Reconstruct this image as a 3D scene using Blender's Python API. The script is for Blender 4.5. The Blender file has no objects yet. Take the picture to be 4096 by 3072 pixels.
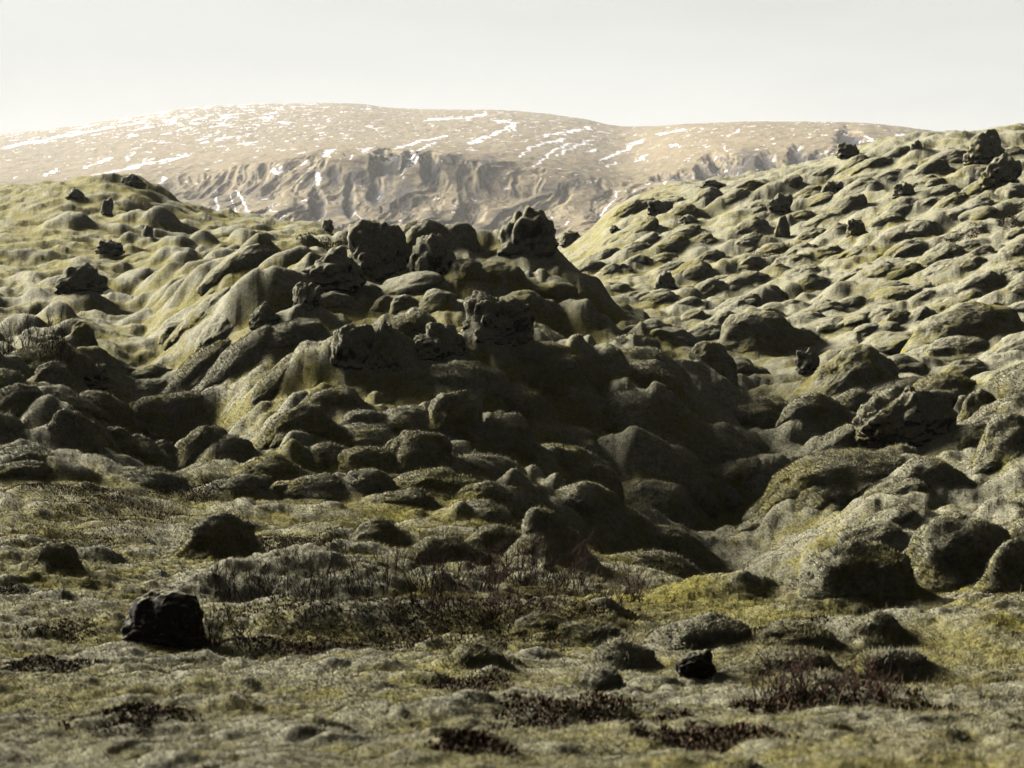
import bpy, bmesh, math, random
import numpy as np

# ------------------------------------------------------------------ basics
F = 7643.0                     # focal length in pixels of the 4096 px wide frame (about 30 degrees)
HOR = 1100.0                   # row of the eye level
PITCH = math.atan((1536.0 - HOR) / F)
EYE = 10.0                     # camera height above datum
sc = bpy.context.scene
COL = sc.collection
R = random.Random(7)
RNG = np.random.default_rng(11)


def ray(px, py):
    """direction of a view ray, scaled so that Y = 1 -> (u, s)"""
    x = (px - 2048.0) / F
    y = (1536.0 - py) / F
    cp, sp = math.cos(PITCH), math.sin(PITCH)
    Y = cp + y * sp
    Z = y * cp - sp
    return x / Y, Z / Y


def row2s(py):
    return ray(2048, py)[1]


# ------------------------------------------------------------------ noise
def _h(ix, iy, iz, seed):
    n = (ix.astype(np.int64) * 374761393 + iy.astype(np.int64) * 668265263 +
         np.int64(seed) * 974634777) & 0x7fffffff
    n = n + (iz.astype(np.int64) * 1274126177 if iz is not None else 0)
    n &= 0x7fffffff
    n = ((n ^ (n >> 13)) * 1274126177) & 0x7fffffff
    n = ((n ^ (n >> 16)) * 668265263) & 0x7fffffff
    n = n ^ (n >> 15)
    return (n & 0xffffff) / float(0xffffff)


def noise2(x, y, seed=0):
    x0 = np.floor(x); y0 = np.floor(y)
    fx = x - x0; fy = y - y0
    fx = fx * fx * fx * (fx * (fx * 6 - 15) + 10); fy = fy * fy * fy * (fy * (fy * 6 - 15) + 10)
    gx = x - x0; gy = y - y0

    def g(ax, ay):
        a = _h(x0 + ax, y0 + ay, None, seed) * 2 * math.pi
        return np.cos(a) * (gx - ax) + np.sin(a) * (gy - ay)
    return 1.5 * ((g(0, 0) * (1 - fx) + g(1, 0) * fx) * (1 - fy) + (g(0, 1) * (1 - fx) + g(1, 1) * fx) * fy)


def fbm2(x, y, oct=4, seed=0, gain=.5):
    t = 0; a = 1.0
    for i in range(oct):
        t = t + a * noise2(x, y, seed + i * 17)
        x = x * 2.03 + 11.3; y = y * 2.03 - 7.7; a *= gain
    return t


def noise3(x, y, z, seed=0):
    x0 = np.floor(x); y0 = np.floor(y); z0 = np.floor(z)
    gx = x - x0; gy = y - y0; gz = z - z0
    f = lambda t: t * t * (3 - 2 * t)
    fx, fy, fz = f(gx), f(gy), f(gz)

    def v(a, b, c):
        return _h(x0 + a, y0 + b, z0 + c, seed)
    l = lambda a, b, t: a + (b - a) * t
    return 2 * l(l(l(v(0, 0, 0), v(1, 0, 0), fx), l(v(0, 1, 0), v(1, 1, 0), fx), fy),
                 l(l(v(0, 0, 1), v(1, 0, 1), fx), l(v(0, 1, 1), v(1, 1, 1), fx), fy), fz) - 1


def fbm3(P, sc_, oct=4, seed=0, gain=.5, ridged=False):
    t = 0; a = 1.0
    x, y, z = P[:, 0] * sc_, P[:, 1] * sc_, P[:, 2] * sc_
    for i in range(oct):
        n = noise3(x, y, z, seed + 31 * i)
        t = t + a * ((1 - 2 * np.abs(n)) if ridged else n)
        x, y, z = x * 2.07 + 3.1, y * 2.07 + 8.3, z * 2.07 - 5.9; a *= gain
    return t


def pillows(x, y, size, seed=0, dens=1.0, p=.6, asp=.35, rr=(.55, 1.0), drop=.0):
    """union of moss covered domes; returns height in units of size"""
    x = x / size; y = y / size
    cx = np.floor(x); cy = np.floor(y)
    best = np.zeros_like(x)
    for i in (-1, 0, 1):
        for j in (-1, 0, 1):
            ax, ay = cx + i, cy + j
            r1 = _h(ax, ay, None, seed); r2 = _h(ax, ay, None, seed + 1)
            r3 = _h(ax, ay, None, seed + 2); r4 = _h(ax, ay, None, seed + 3)
            r5 = _h(ax, ay, None, seed + 4)
            dx = x - ax - .15 - .7 * r1; dy = y - ay - .15 - .7 * r2
            an = r5 * math.pi
            c, s = np.cos(an), np.sin(an)
            e = 1 + asp * (2 * r4 - 1)
            qx = (dx * c + dy * s) * e; qy = (-dx * s + dy * c) / e
            rad = (rr[0] + (rr[1] - rr[0]) * r3) * dens
            t = 1 - (qx * qx + qy * qy) / (rad * rad)
            hgt = np.where(t > 0, np.power(np.maximum(t, 1e-9), p) * rad * (.6 + .5 * r4), 0)
            if drop > 0:
                hgt = np.where(_h(ax, ay, None, seed + 9) < drop, 0, hgt)
            best = np.maximum(best, hgt)
    return best


def sstep(a, b, x):
    t = np.clip((x - a) / (b - a), 0, 1)
    return t * t * (3 - 2 * t)


def pchip(xs, ys, xq):
    xs = np.asarray(xs, float); ys = np.asarray(ys, float)
    h = np.diff(xs); d = np.diff(ys) / h
    m = np.zeros_like(ys)
    m[0], m[-1] = d[0], d[-1]
    for k in range(1, len(xs) - 1):
        if d[k - 1] * d[k] > 0:
            w1 = 2 * h[k] + h[k - 1]; w2 = h[k] + 2 * h[k - 1]
            m[k] = (w1 + w2) / (w1 / d[k - 1] + w2 / d[k])
    xq = np.clip(xq, xs[0], xs[-1])
    i = np.clip(np.searchsorted(xs, xq) - 1, 0, len(xs) - 2)
    t = (xq - xs[i]) / h[i]
    return ((1 + 2 * t) * (1 - t) ** 2 * ys[i] + t * (1 - t) ** 2 * h[i] * m[i] +
            t * t * (3 - 2 * t) * ys[i + 1] + t * t * (t - 1) * h[i] * m[i + 1])


def surface(cols, us, lds):
    """columns {px: [(distance, row)]} -> slope table s[iu, id] (Z = s * Y)"""
    keys = sorted(cols)
    tab = np.array([pchip([math.log(d) for d, _ in cols[k]], [row2s(r) for _, r in cols[k]], lds) for k in keys])
    uk = np.array([(k - 2048.0) / F for k in keys])
    out = np.zeros((len(us), len(lds)))
    for j in range(len(lds)):
        out[:, j] = pchip(uk, tab[:, j], us)
    return out


def blur(A, n0, n1):
    """three box passes, close to a gaussian of sigma n"""
    for ax, n in ((0, n0), (1, n1)):
        if n < 1: continue
        for _ in range(3):
            pad = [(0, 0), (0, 0)]; pad[ax] = (n + 1, n)
            C = np.cumsum(np.pad(A, pad, mode='edge'), axis=ax)
            k = 2 * n + 1
            A = ((C[k:] - C[:-k]) if ax == 0 else (C[:, k:] - C[:, :-k])) / k
    return A


# ------------------------------------------------------------------ mesh helpers
def mesh_from(name, V, Fq, mat, parent=None, attrs=None, smooth=True, loc=None, mats=None, midx=None):
    me = bpy.data.meshes.new(name)
    V = np.asarray(V, np.float32); Fq = np.asarray(Fq, np.int32)
    n, k = Fq.shape
    me.vertices.add(len(V)); me.vertices.foreach_set('co', V.ravel())
    me.loops.add(n * k); me.loops.foreach_set('vertex_index', Fq.ravel())
    me.polygons.add(n); me.polygons.foreach_set('loop_start', np.arange(0, n * k, k, dtype=np.int32))
    me.polygons.foreach_set('loop_total', np.full(n, k, np.int32))
    me.polygons.foreach_set('use_smooth', np.full(n, smooth))
    for a, val in (attrs or {}).items():
        at = me.attributes.new(a, 'FLOAT', 'POINT'); at.data.foreach_set('value', np.asarray(val, np.float32))
    me.materials.append(mat)
    me.update(); me.validate()
    o = bpy.data.objects.new(name, me); COL.objects.link(o)
    if loc is not None: o.location = loc
    if parent is not None: o.parent = parent
    return o


def tag(o, label, cat, group=None, kind=None):
    o['label'] = label; o['category'] = cat
    if group: o['group'] = group
    if kind: o['kind'] = kind
    return o


def grid_faces(nu, nd, keep=None):
    i = np.arange(nu - 1)[:, None]; j = np.arange(nd - 1)[None, :]
    a = (i * nd + j)
    q = np.stack([a, a + nd, a + nd + 1, a + 1], -1).reshape(-1, 4)
    return q if keep is None else q[keep.reshape(-1)]


# ------------------------------------------------------------------ materials
def new_mat(name):
    m = bpy.data.materials.new(name); m.use_nodes = True
    nt = m.node_tree
    return m, nt, nt.nodes['Principled BSDF']


def N(nt, t, **kw):
    n = nt.nodes.new(t)
    for k, v in kw.items(): setattr(n, k, v)
    return n


def tex(nt, pos, scale, detail=4, rough=.55, dist=0.0):
    n = N(nt, 'ShaderNodeTexNoise'); n.inputs['Scale'].default_value = scale
    n.inputs['Detail'].default_value = detail; n.inputs['Roughness'].default_value = rough
    n.inputs['Distortion'].default_value = dist
    nt.links.new(pos, n.inputs['Vector'])
    return n.outputs['Fac']


def mrange(nt, v, a, b, c=0, d=1):
    n = N(nt, 'ShaderNodeMapRange'); n.interpolation_type = 'SMOOTHSTEP'
    for k, x in zip(('From Min', 'From Max', 'To Min', 'To Max'), (a, b, c, d)): n.inputs[k].default_value = x
    nt.links.new(v, n.inputs['Value']); return n.outputs['Result']


def mth(nt, op, a, b=None):
    n = N(nt, 'ShaderNodeMath', operation=op)
    for i, v in enumerate((a, b)):
        if v is None: continue
        if isinstance(v, (int, float)): n.inputs[i].default_value = v
        else: nt.links.new(v, n.inputs[i])
    return n.outputs[0]


def mixc(nt, f, a, b):
    n = N(nt, 'ShaderNodeMix', data_type='RGBA')
    if isinstance(f, (int, float)): n.inputs[0].default_value = f
    else: nt.links.new(f, n.inputs[0])
    for i, v in ((6, a), (7, b)):
        if isinstance(v, tuple): n.inputs[i].default_value = (*v, 1)
        else: nt.links.new(v, n.inputs[i])
    return n.outputs[2]


def scaled(nt, pos, v):
    n = N(nt, 'ShaderNodeVectorMath', operation='MULTIPLY'); nt.links.new(pos, n.inputs[0]); n.inputs[1].default_value = v
    return n.outputs[0]


def bump(nt, h, strength, dist, prev=None):
    n = N(nt, 'ShaderNodeBump'); n.inputs['Strength'].default_value = strength; n.inputs['Distance'].default_value = dist
    nt.links.new(h, n.inputs['Height'])
    if prev is not None: nt.links.new(prev, n.inputs['Normal'])
    return n.outputs['Normal']


GREY = (.255, .238, .155); OLIVE = (.190, .166, .054); YELL = (.195, .168, .030); RUST = (.060, .034, .018)
ROCK = (.030, .028, .026)


def moss_material(name, rocky=0.0, grey_shift=0.0):
    m, nt, b = new_mat(name)
    geo = N(nt, 'ShaderNodeNewGeometry'); pos = geo.outputs['Position']
    at = N(nt, 'ShaderNodeAttribute', attribute_name='hump').outputs['Fac']
    n1 = tex(nt, pos, .33, 5, .6, .4); n2 = tex(nt, pos, 2.1, 6, .62, .3); n3 = tex(nt, pos, 17, 5, .7)
    n4 = tex(nt, pos, .8, 7, .65, .8)
    f = mth(nt, 'ADD', mth(nt, 'MULTIPLY', n1, 1.0), mth(nt, 'MULTIPLY', n2, .7))
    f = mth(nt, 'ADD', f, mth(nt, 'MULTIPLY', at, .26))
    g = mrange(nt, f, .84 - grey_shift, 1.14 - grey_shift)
    yel = mrange(nt, n4, .47, .66)
    low = mixc(nt, yel, OLIVE, YELL)
    c = mixc(nt, g, low, GREY)
    grain = mrange(nt, n3, .32, .68, .62, 1.3)
    g2 = mrange(nt, tex(nt, pos, 5.5, 6, .7), .3, .7, .72, 1.25)
    grain = mth(nt, 'MULTIPLY', grain, g2)
    mul = N(nt, 'ShaderNodeMix', data_type='RGBA', blend_type='MULTIPLY'); mul.inputs[0].default_value = 1
    nt.links.new(c, mul.inputs[6]); nt.links.new(grain, mul.inputs[7]); c = mul.outputs[2]
    ru = mrange(nt, tex(nt, pos, 1.1, 8, .7, 1.2), .665, .70)
    c = mixc(nt, mth(nt, 'MULTIPLY', ru, .8), c, RUST)
    hb = tex(nt, pos, 14, 9, .8); hb2 = tex(nt, pos, 90, 3, .7); hb3 = tex(nt, pos, 4.5, 5, .7)
    nrm = bump(nt, hb3, .6, .12); nrm = bump(nt, hb, .75, .05, nrm); nrm = bump(nt, hb2, .7, .016, nrm)
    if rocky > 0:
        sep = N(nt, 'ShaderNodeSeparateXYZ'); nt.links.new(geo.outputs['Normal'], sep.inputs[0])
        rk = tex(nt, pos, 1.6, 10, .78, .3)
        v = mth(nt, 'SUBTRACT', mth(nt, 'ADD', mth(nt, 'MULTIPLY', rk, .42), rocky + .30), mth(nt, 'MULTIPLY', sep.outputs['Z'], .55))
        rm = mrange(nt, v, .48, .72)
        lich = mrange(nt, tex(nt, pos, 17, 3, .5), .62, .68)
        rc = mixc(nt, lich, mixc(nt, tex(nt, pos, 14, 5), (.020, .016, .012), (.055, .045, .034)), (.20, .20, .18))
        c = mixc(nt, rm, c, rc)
    nt.links.new(c, b.inputs['Base Color']); nt.links.new(nrm, b.inputs['Normal'])
    b.inputs['Roughness'].default_value = .95
    b.inputs['Specular IOR Level'].default_value = .08
    b.inputs['Sheen Weight'].default_value = .4; b.inputs['Sheen Roughness'].default_value = .45
    nt.links.new(c, b.inputs['Sheen Tint'])
    return m


def plain_material(name, ca, cb, scale=8.0, attr=None, rough=.9):
    m, nt, b = new_mat(name)
    pos = N(nt, 'ShaderNodeNewGeometry').outputs['Position']
    f = mrange(nt, tex(nt, pos, scale, 5, .7), .3, .7)
    if attr: f = N(nt, 'ShaderNodeAttribute', attribute_name=attr).outputs['Fac']
    nt.links.new(mixc(nt, f, ca, cb), b.inputs['Base Color'])
    b.inputs['Roughness'].default_value = rough; b.inputs['Specular IOR Level'].default_value = .1
    return m


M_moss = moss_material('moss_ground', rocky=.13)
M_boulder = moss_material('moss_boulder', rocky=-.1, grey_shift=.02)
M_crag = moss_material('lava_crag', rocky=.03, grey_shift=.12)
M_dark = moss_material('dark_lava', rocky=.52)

# ------------------------------------------------------------------ ground table (distance in metres, photo row it reaches)
FG = [(4.5, 3900), (7, 3250), (9, 3060), (12, 2870), (15, 2735), (19, 2590)]
cols = {
    0: FG[:-1] + [(19, 2560), (24, 2330), (30, 2130), (36, 1970), (40, 1800), (46, 1590), (55, 1500), (65, 1400), (80, 1230), (95, 1100), (110, 1000), (130, 900), (150, 790), (165, 752), (185, 770), (230, 900)],
    300: FG + [(24, 2350), (30, 2150), (36, 1985), (41, 1780), (45, 1580), (52, 1560), (65, 1400), (80, 1230), (95, 1100), (110, 980), (130, 860), (150, 750), (165, 722), (185, 760), (230, 900)],
    500: FG + [(24, 2360), (30, 2160), (36, 2000), (42, 1880), (48, 1750), (55, 1640), (62, 1500), (72, 1350), (85, 1200), (100, 1080), (120, 950), (140, 810), (158, 712), (175, 740), (230, 900)],
    750: FG + [(24, 2370), (30, 2180), (36, 2030), (42, 1900), (48, 1790), (55, 1670), (62, 1480), (70, 1270), (80, 1140), (95, 1075), (120, 960), (140, 900), (160, 850), (180, 880), (230, 960)],
    1000: FG + [(24, 2390), (30, 2180), (36, 2050), (42, 1900), (48, 1740), (54, 1560), (60, 1380), (66, 1200), (72, 1060), (78, 985), (85, 1010), (100, 1020), (130, 930), (150, 888), (175, 930), (230, 980)],
    1250: FG + [(24, 2400), (30, 2200), (36, 2060), (42, 1890), (48, 1700), (54, 1500), (60, 1330), (66, 1170), (72, 1030), (76, 960), (82, 990), (100, 1010), (130, 930), (150, 885), (175, 930), (230, 980)],
    1500: FG + [(24, 2405), (30, 2210), (36, 2060), (42, 1880), (48, 1690), (54, 1500), (60, 1330), (66, 1190), (72, 1050), (77, 950), (84, 970), (110, 1060), (150, 1000), (230, 1000)],
    1800: FG + [(24, 2405), (30, 2220), (36, 2060), (42, 1880), (48, 1680), (54, 1500), (60, 1330), (66, 1180), (72, 1050), (78, 925), (86, 960), (120, 1080), (160, 1050), (230, 1010)],
    2100: FG + [(24, 2405), (30, 2230), (36, 2080), (42, 1920), (48, 1720), (54, 1530), (60, 1370), (66, 1220), (72, 1080), (80, 955), (92, 1000), (130, 1100), (170, 1050), (230, 1010)],
    2300: FG + [(24, 2420), (30, 2250), (36, 2120), (42, 1980), (48, 1800), (54, 1620), (60, 1450), (66, 1300), (72, 1180), (77, 1110), (84, 1150), (100, 1200), (120, 1150), (150, 1020), (170, 985), (200, 1010), (230, 1020)],
    2500: FG + [(24, 2440), (30, 2290), (36, 2180), (42, 2060), (48, 1900), (54, 1720), (60, 1540), (66, 1380), (70, 1280), (78, 1340), (95, 1250), (115, 1120), (135, 980), (155, 860), (170, 775), (190, 810), (230, 950)],
    2750: FG + [(24, 2450), (30, 2340), (36, 2270), (42, 2160), (48, 2000), (54, 1800), (60, 1600), (64, 1440), (70, 1450), (85, 1350), (100, 1230), (120, 1060), (140, 900), (160, 765), (172, 735), (190, 760), (230, 900)],
    3000: FG + [(24, 2450), (30, 2400), (36, 2360), (42, 2250), (48, 2070), (54, 1880), (60, 1720), (66, 1580), (75, 1440), (85, 1320), (100, 1180), (120, 1010), (140, 850), (160, 735), (175, 695), (195, 730), (230, 850)],
    3250: FG + [(24, 2460), (28, 2410), (33, 2390), (38, 2260), (44, 2080), (50, 1900), (57, 1740), (65, 1590), (75, 1430), (85, 1300), (100, 1150), (120, 960), (140, 790), (160, 685), (172, 645), (190, 680), (230, 800)],
    3500: FG[:-1] + [(19, 2600), (24, 2480), (28, 2400), (33, 2330), (38, 2180), (44, 2020), (50, 1860), (57, 1700), (65, 1550), (75, 1390), (85, 1250), (100, 1080), (120, 880), (140, 700), (158, 572), (172, 580), (190, 620), (230, 750)],
    3800: FG[:-1] + [(18, 2630), (22, 2490), (26, 2430), (30, 2340), (36, 2180), (42, 2010), (50, 1820), (57, 1660), (65, 1510), (75, 1330), (85, 1190), (100, 1000), (120, 790), (140, 620), (155, 545), (170, 560), (230, 700)],
    4096: FG[:-1] + [(18, 2600), (22, 2460), (26, 2380), (30, 2280), (36, 2120), (42, 1960), (50, 1760), (57, 1600), (65, 1440), (75, 1270), (85, 1120), (100, 940), (120, 750), (140, 600), (155, 538), (170, 548), (230, 690)],
}
for k in cols: cols[k] = cols[k] + [(320, 1075), (600, 1080), (1500, 1090)]
cols[-900] = cols[0]; cols[5000] = cols[4096]

NU, ND = 1300, 1600
us = np.linspace(-.335, .335, NU)
ld_far = np.linspace(math.log(240), math.log(1500), 60)[1:]
lds = np.concatenate([np.linspace(math.log(5.0), math.log(240), ND - 59), ld_far])
Sg = surface(cols, us, lds)
Sg = blur(Sg, 20, 10)
U, D = np.meshgrid(us, np.exp(lds), indexing='ij')
X = U * D; Y = D; PX = U * F + 2048

def sample(A, u, d):
    fi = np.clip((u - us[0]) / (us[1] - us[0]), 0, NU - 1.001)
    fj = np.interp(np.log(d), lds, np.arange(len(lds)))
    fj = np.clip(fj, 0, len(lds) - 1.001)
    i = fi.astype(int); j = fj.astype(int); a = fi - i; b = fj - j
    return (A[i, j] * (1 - a) * (1 - b) + A[i + 1, j] * a * (1 - b) + A[i, j + 1] * (1 - a) * b + A[i + 1, j + 1] * a * b)


def height(x, y):
    return sample(Zg, np.asarray(x) / np.asarray(y), np.asarray(y, float))


def hit(px, py):
    """where the sight line through a photo pixel meets the ground"""
    u, s = ray(px, py)
    dd = np.exp(np.linspace(math.log(6), math.log(230), 3000))
    t = sample(SS, np.full(3000, u), dd)
    k = np.nonzero(t >= s)[0]
    k = k[0] if len(k) else int(np.argmax(t))
    return u * dd[k], dd[k], EYE + t[k] * dd[k]


# broad shapes then moss pillows
near = 1 - sstep(17, 26, D)
flat = sstep(16, 24, D) * (1 - sstep(36, 44, D))
far = sstep(85, 105, D)
left = sstep(1500, 700, PX) * sstep(38, 46, D)
right = sstep(2500, 2900, PX) * sstep(30, 42, D)
mid = sstep(36, 44, D) * (1 - left) * (1 - right)
wx = X + .8 * noise2(X * .35, Y * .35, 5); wy = Y + .8 * noise2(X * .35, Y * .35, 6)

H = (.03 + .10 * flat + .30 * mid + .35 * left + .3 * right) * fbm2(X * .3, Y * .3, 4, 3)


def on(mask, fn):
    """evaluate a relief only where its region is, weighted by the region"""
    k = mask > 1e-3
    out = np.zeros_like(mask)
    out[k] = mask[k] * fn(X[k], Y[k], wx[k], wy[k], D[k], PX[k])
    return out


# foreground ripples and tussocks
H += on(near, lambda x, y, a, b, d, p: .07 * fbm2(x * 1.0, y * 1.0, 4, 21) + .06 * noise2(x * .45, y * 1.1, 23) + .08 * pillows(a, b, 1.1, 100, p=.9, rr=(.3, .65), asp=.6) +
        .09 * pillows(a, b, .45, 130, p=.9, rr=(.3, .62), asp=.5, drop=.3) + .022 * fbm2(x * 4, y * 4, 3, 77))
# the moss flat
H += on(flat, lambda x, y, a, b, d, p: .36 * pillows(a, b, 2.2, 160, p=.9, rr=(.25, .6), asp=.6, drop=.35) + .16 * pillows(a, b, .8, 170, p=.85, rr=(.3, .6), asp=.6, drop=.3) +
        .07 * fbm2(x * .9, y * 2.4, 4, 29) + .022 * fbm2(x * 5, y * 5, 3, 78))
# mound in the middle
H += on(mid, lambda x, y, a, b, d, p: (.8 * (1 - .5 * sstep(62, 74, d)) * pillows(a, b, 3.4, 200, p=.6, rr=(.3, .7), asp=.6) * (.4 + .6 * sstep(-.5, .4, noise2(x * .12, y * .12, 205))) +
        .55 * pillows(a, b, 1.3, 210, p=.7, rr=(.25, .65), asp=.6, drop=.35) + .22 * pillows(a, b, .6, 220, p=.9, rr=(.25, .6), asp=.6, drop=.4)) * (1 - .6 * sstep(85, 105, d)) +
        .18 * fbm2(x * 1.4, y * 1.4, 4, 31) + .03 * fbm2(x * 6, y * 6, 3, 79))
# left hill: softer
lfl = lambda p, d: sstep(350, 700, p) * sstep(85, 105, d)
H += on(left, lambda x, y, a, b, d, p: .7 * pillows(a, b, 5.5, 230, p=.9, rr=(.35, .8), asp=.6, drop=.2) * (.3 + .9 * lfl(p, d)) +
        .8 * pillows(a, b, 2.2, 240, p=.75, rr=(.3, .7), asp=.5, drop=.35) * (1 - .75 * sstep(85, 105, d) + .9 * lfl(p, d)) +
        .22 * (1 - .5 * sstep(85, 105, d)) * pillows(a, b, .9, 245, p=.75, rr=(.3, .65), asp=.5, drop=.4) + .20 * fbm2(x * .8, y * .8, 5, 33) + .04 * fbm2(x * 3, y * 6, 3, 34))
# right hill
H += on(right, lambda x, y, a, b, d, p: .45 * pillows(x * .8 - y * .6 + .6 * (a - x), (x * .6 + y * .8) * .7, 4.6, 260, p=.8, rr=(.35, .8), asp=.5) +
          .35 * pillows(a, b * .8, 2.1, 270, p=.8, rr=(.3, .75), asp=.5, drop=.25) + .22 * pillows(a, b, .95, 280, p=.9, rr=(.3, .6), asp=.5, drop=.35) + .14 * fbm2(x * 1.2, y * 1.2, 4, 35))
H -= .8 * blur(H, 45, 45)
H = np.where(D > 30, blur(H, 1, 1), H)
# hand placed swellings and hollows: (photo x, distance, width m, depth m, height m)
for (px, d, w, dep, hh) in [
    (1500, 20.8, 2.2, .9, .30), (900, 21.5, 1.3, .6, .18), (2250, 21.0, 1.0, .6, .2), (2350, 26.5, 2.6, 1.6, -.35),
    (1500, 24.6, 4.0, 1.5, -.55), (2750, 25.5, 3.0, 1.7, .50), (3350, 19.5, 1.2, .7, .25), (3950, 18.8, 1.4, .9, .35),
    (1250, 27.5, 1.4, .8, .3), (2500, 50, 4.5, 4.0, -1.4), (2750, 40, 4.0, 5.0, -1.2), (720, 53, 2.6, 5.0, -1.7), (560, 60, 2.2, 6.0, -1.0),
    (560, 150, 9, 10, .8), (3600, 150, 14, 12, .6), (4070, 172, 5, 6, 1.1), (3990, 182, 6, 6, 1.0)]:
    x0 = (px - 2048) / F * d
    H += hh * np.exp(-.5 * ((X - x0) / w * 1.6) ** 2 - .5 * ((Y - d) / dep * 1.6) ** 2)

# long moss backs running down the mound (photo points of the crest line, half width m, height m)
for pts, rad, hh in [([(1900, 1500), (2130, 1455), (2330, 1570), (2520, 1830), (2640, 2060)], 1.5, 1.1), ([(2600, 1560), (2800, 1760), (2960, 1960)], 1.6, .9),
                     ([(2150, 1000), (2350, 1180), (2560, 1330), (2720, 1430), (2900, 1640)], 1.8, .8), ([(850, 1290), (1050, 1190), (1280, 1100)], 1.6, .7),
                     ([(1250, 1470), (1560, 1420), (1760, 1470), (1900, 1570)], 1.2, .6), ([(2250, 1250), (2450, 1420), (2620, 1700)], 1.4, .7)]:
    SS = Sg + H / D
    P3 = [hit(*p)[:2] for p in pts]
    dist = np.full(H.shape, 9.0)
    for (a, b), (c, e) in zip(P3[:-1], P3[1:]):
        t = np.clip(((X - a) * (c - a) + (Y - b) * (e - b)) / ((c - a) ** 2 + (e - b) ** 2), 0, 1)
        dist = np.minimum(dist, np.hypot(X - a - t * (c - a), Y - b - t * (e - b)) / rad)
    H += hh * np.clip(1 - dist ** 2, 0, 1) ** .8 * (.8 + .35 * noise2(X * .5, Y * .5, 61))
H *= 1 - sstep(200, 260, D)
Zg = EYE + Sg * D + H
SS = (Zg - EYE) / D


# ------------------------------------------------------------------ boulders
_ico = {}


def ico(n):
    if n not in _ico:
        bm = bmesh.new(); bmesh.ops.create_icosphere(bm, subdivisions=n, radius=1)
        V = np.array([v.co[:] for v in bm.verts]); Fc = np.array([[v.index for v in f.verts] for f in bm.faces])
        bm.free(); _ico[n] = (V, Fc)
    return _ico[n]


def lobed(V, lobes):
    """star shaped union of ellipsoids seen from the origin"""
    r = np.zeros(len(V))
    for (cx, cy, cz, rx, ry, rz) in lobes:
        c = np.array([cx, cy, cz]); s = np.array([rx, ry, rz])
        d = V / s; o = c / s
        a = (d * d).sum(1); b = (d * o).sum(1); cc = (o * o).sum() - 1
        disc = b * b - a * cc
        t = np.where(disc > 0, (b + np.sqrt(np.maximum(disc, 0))) / a, 0)
        r = np.maximum(r, t)
    return V * r[:, None]


PLACED = []      # photo x, photo y of the middle, width, height
SKIN = []        # surfaces that carry a woolly pile


SPECS = []


def B(px, pb, w, h, *a, **k):
    SPECS.append(((px, pb, w, h) + a, k, hit(px, pb)))
    PLACED.append((px, pb - h * .45, w, h))


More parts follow.
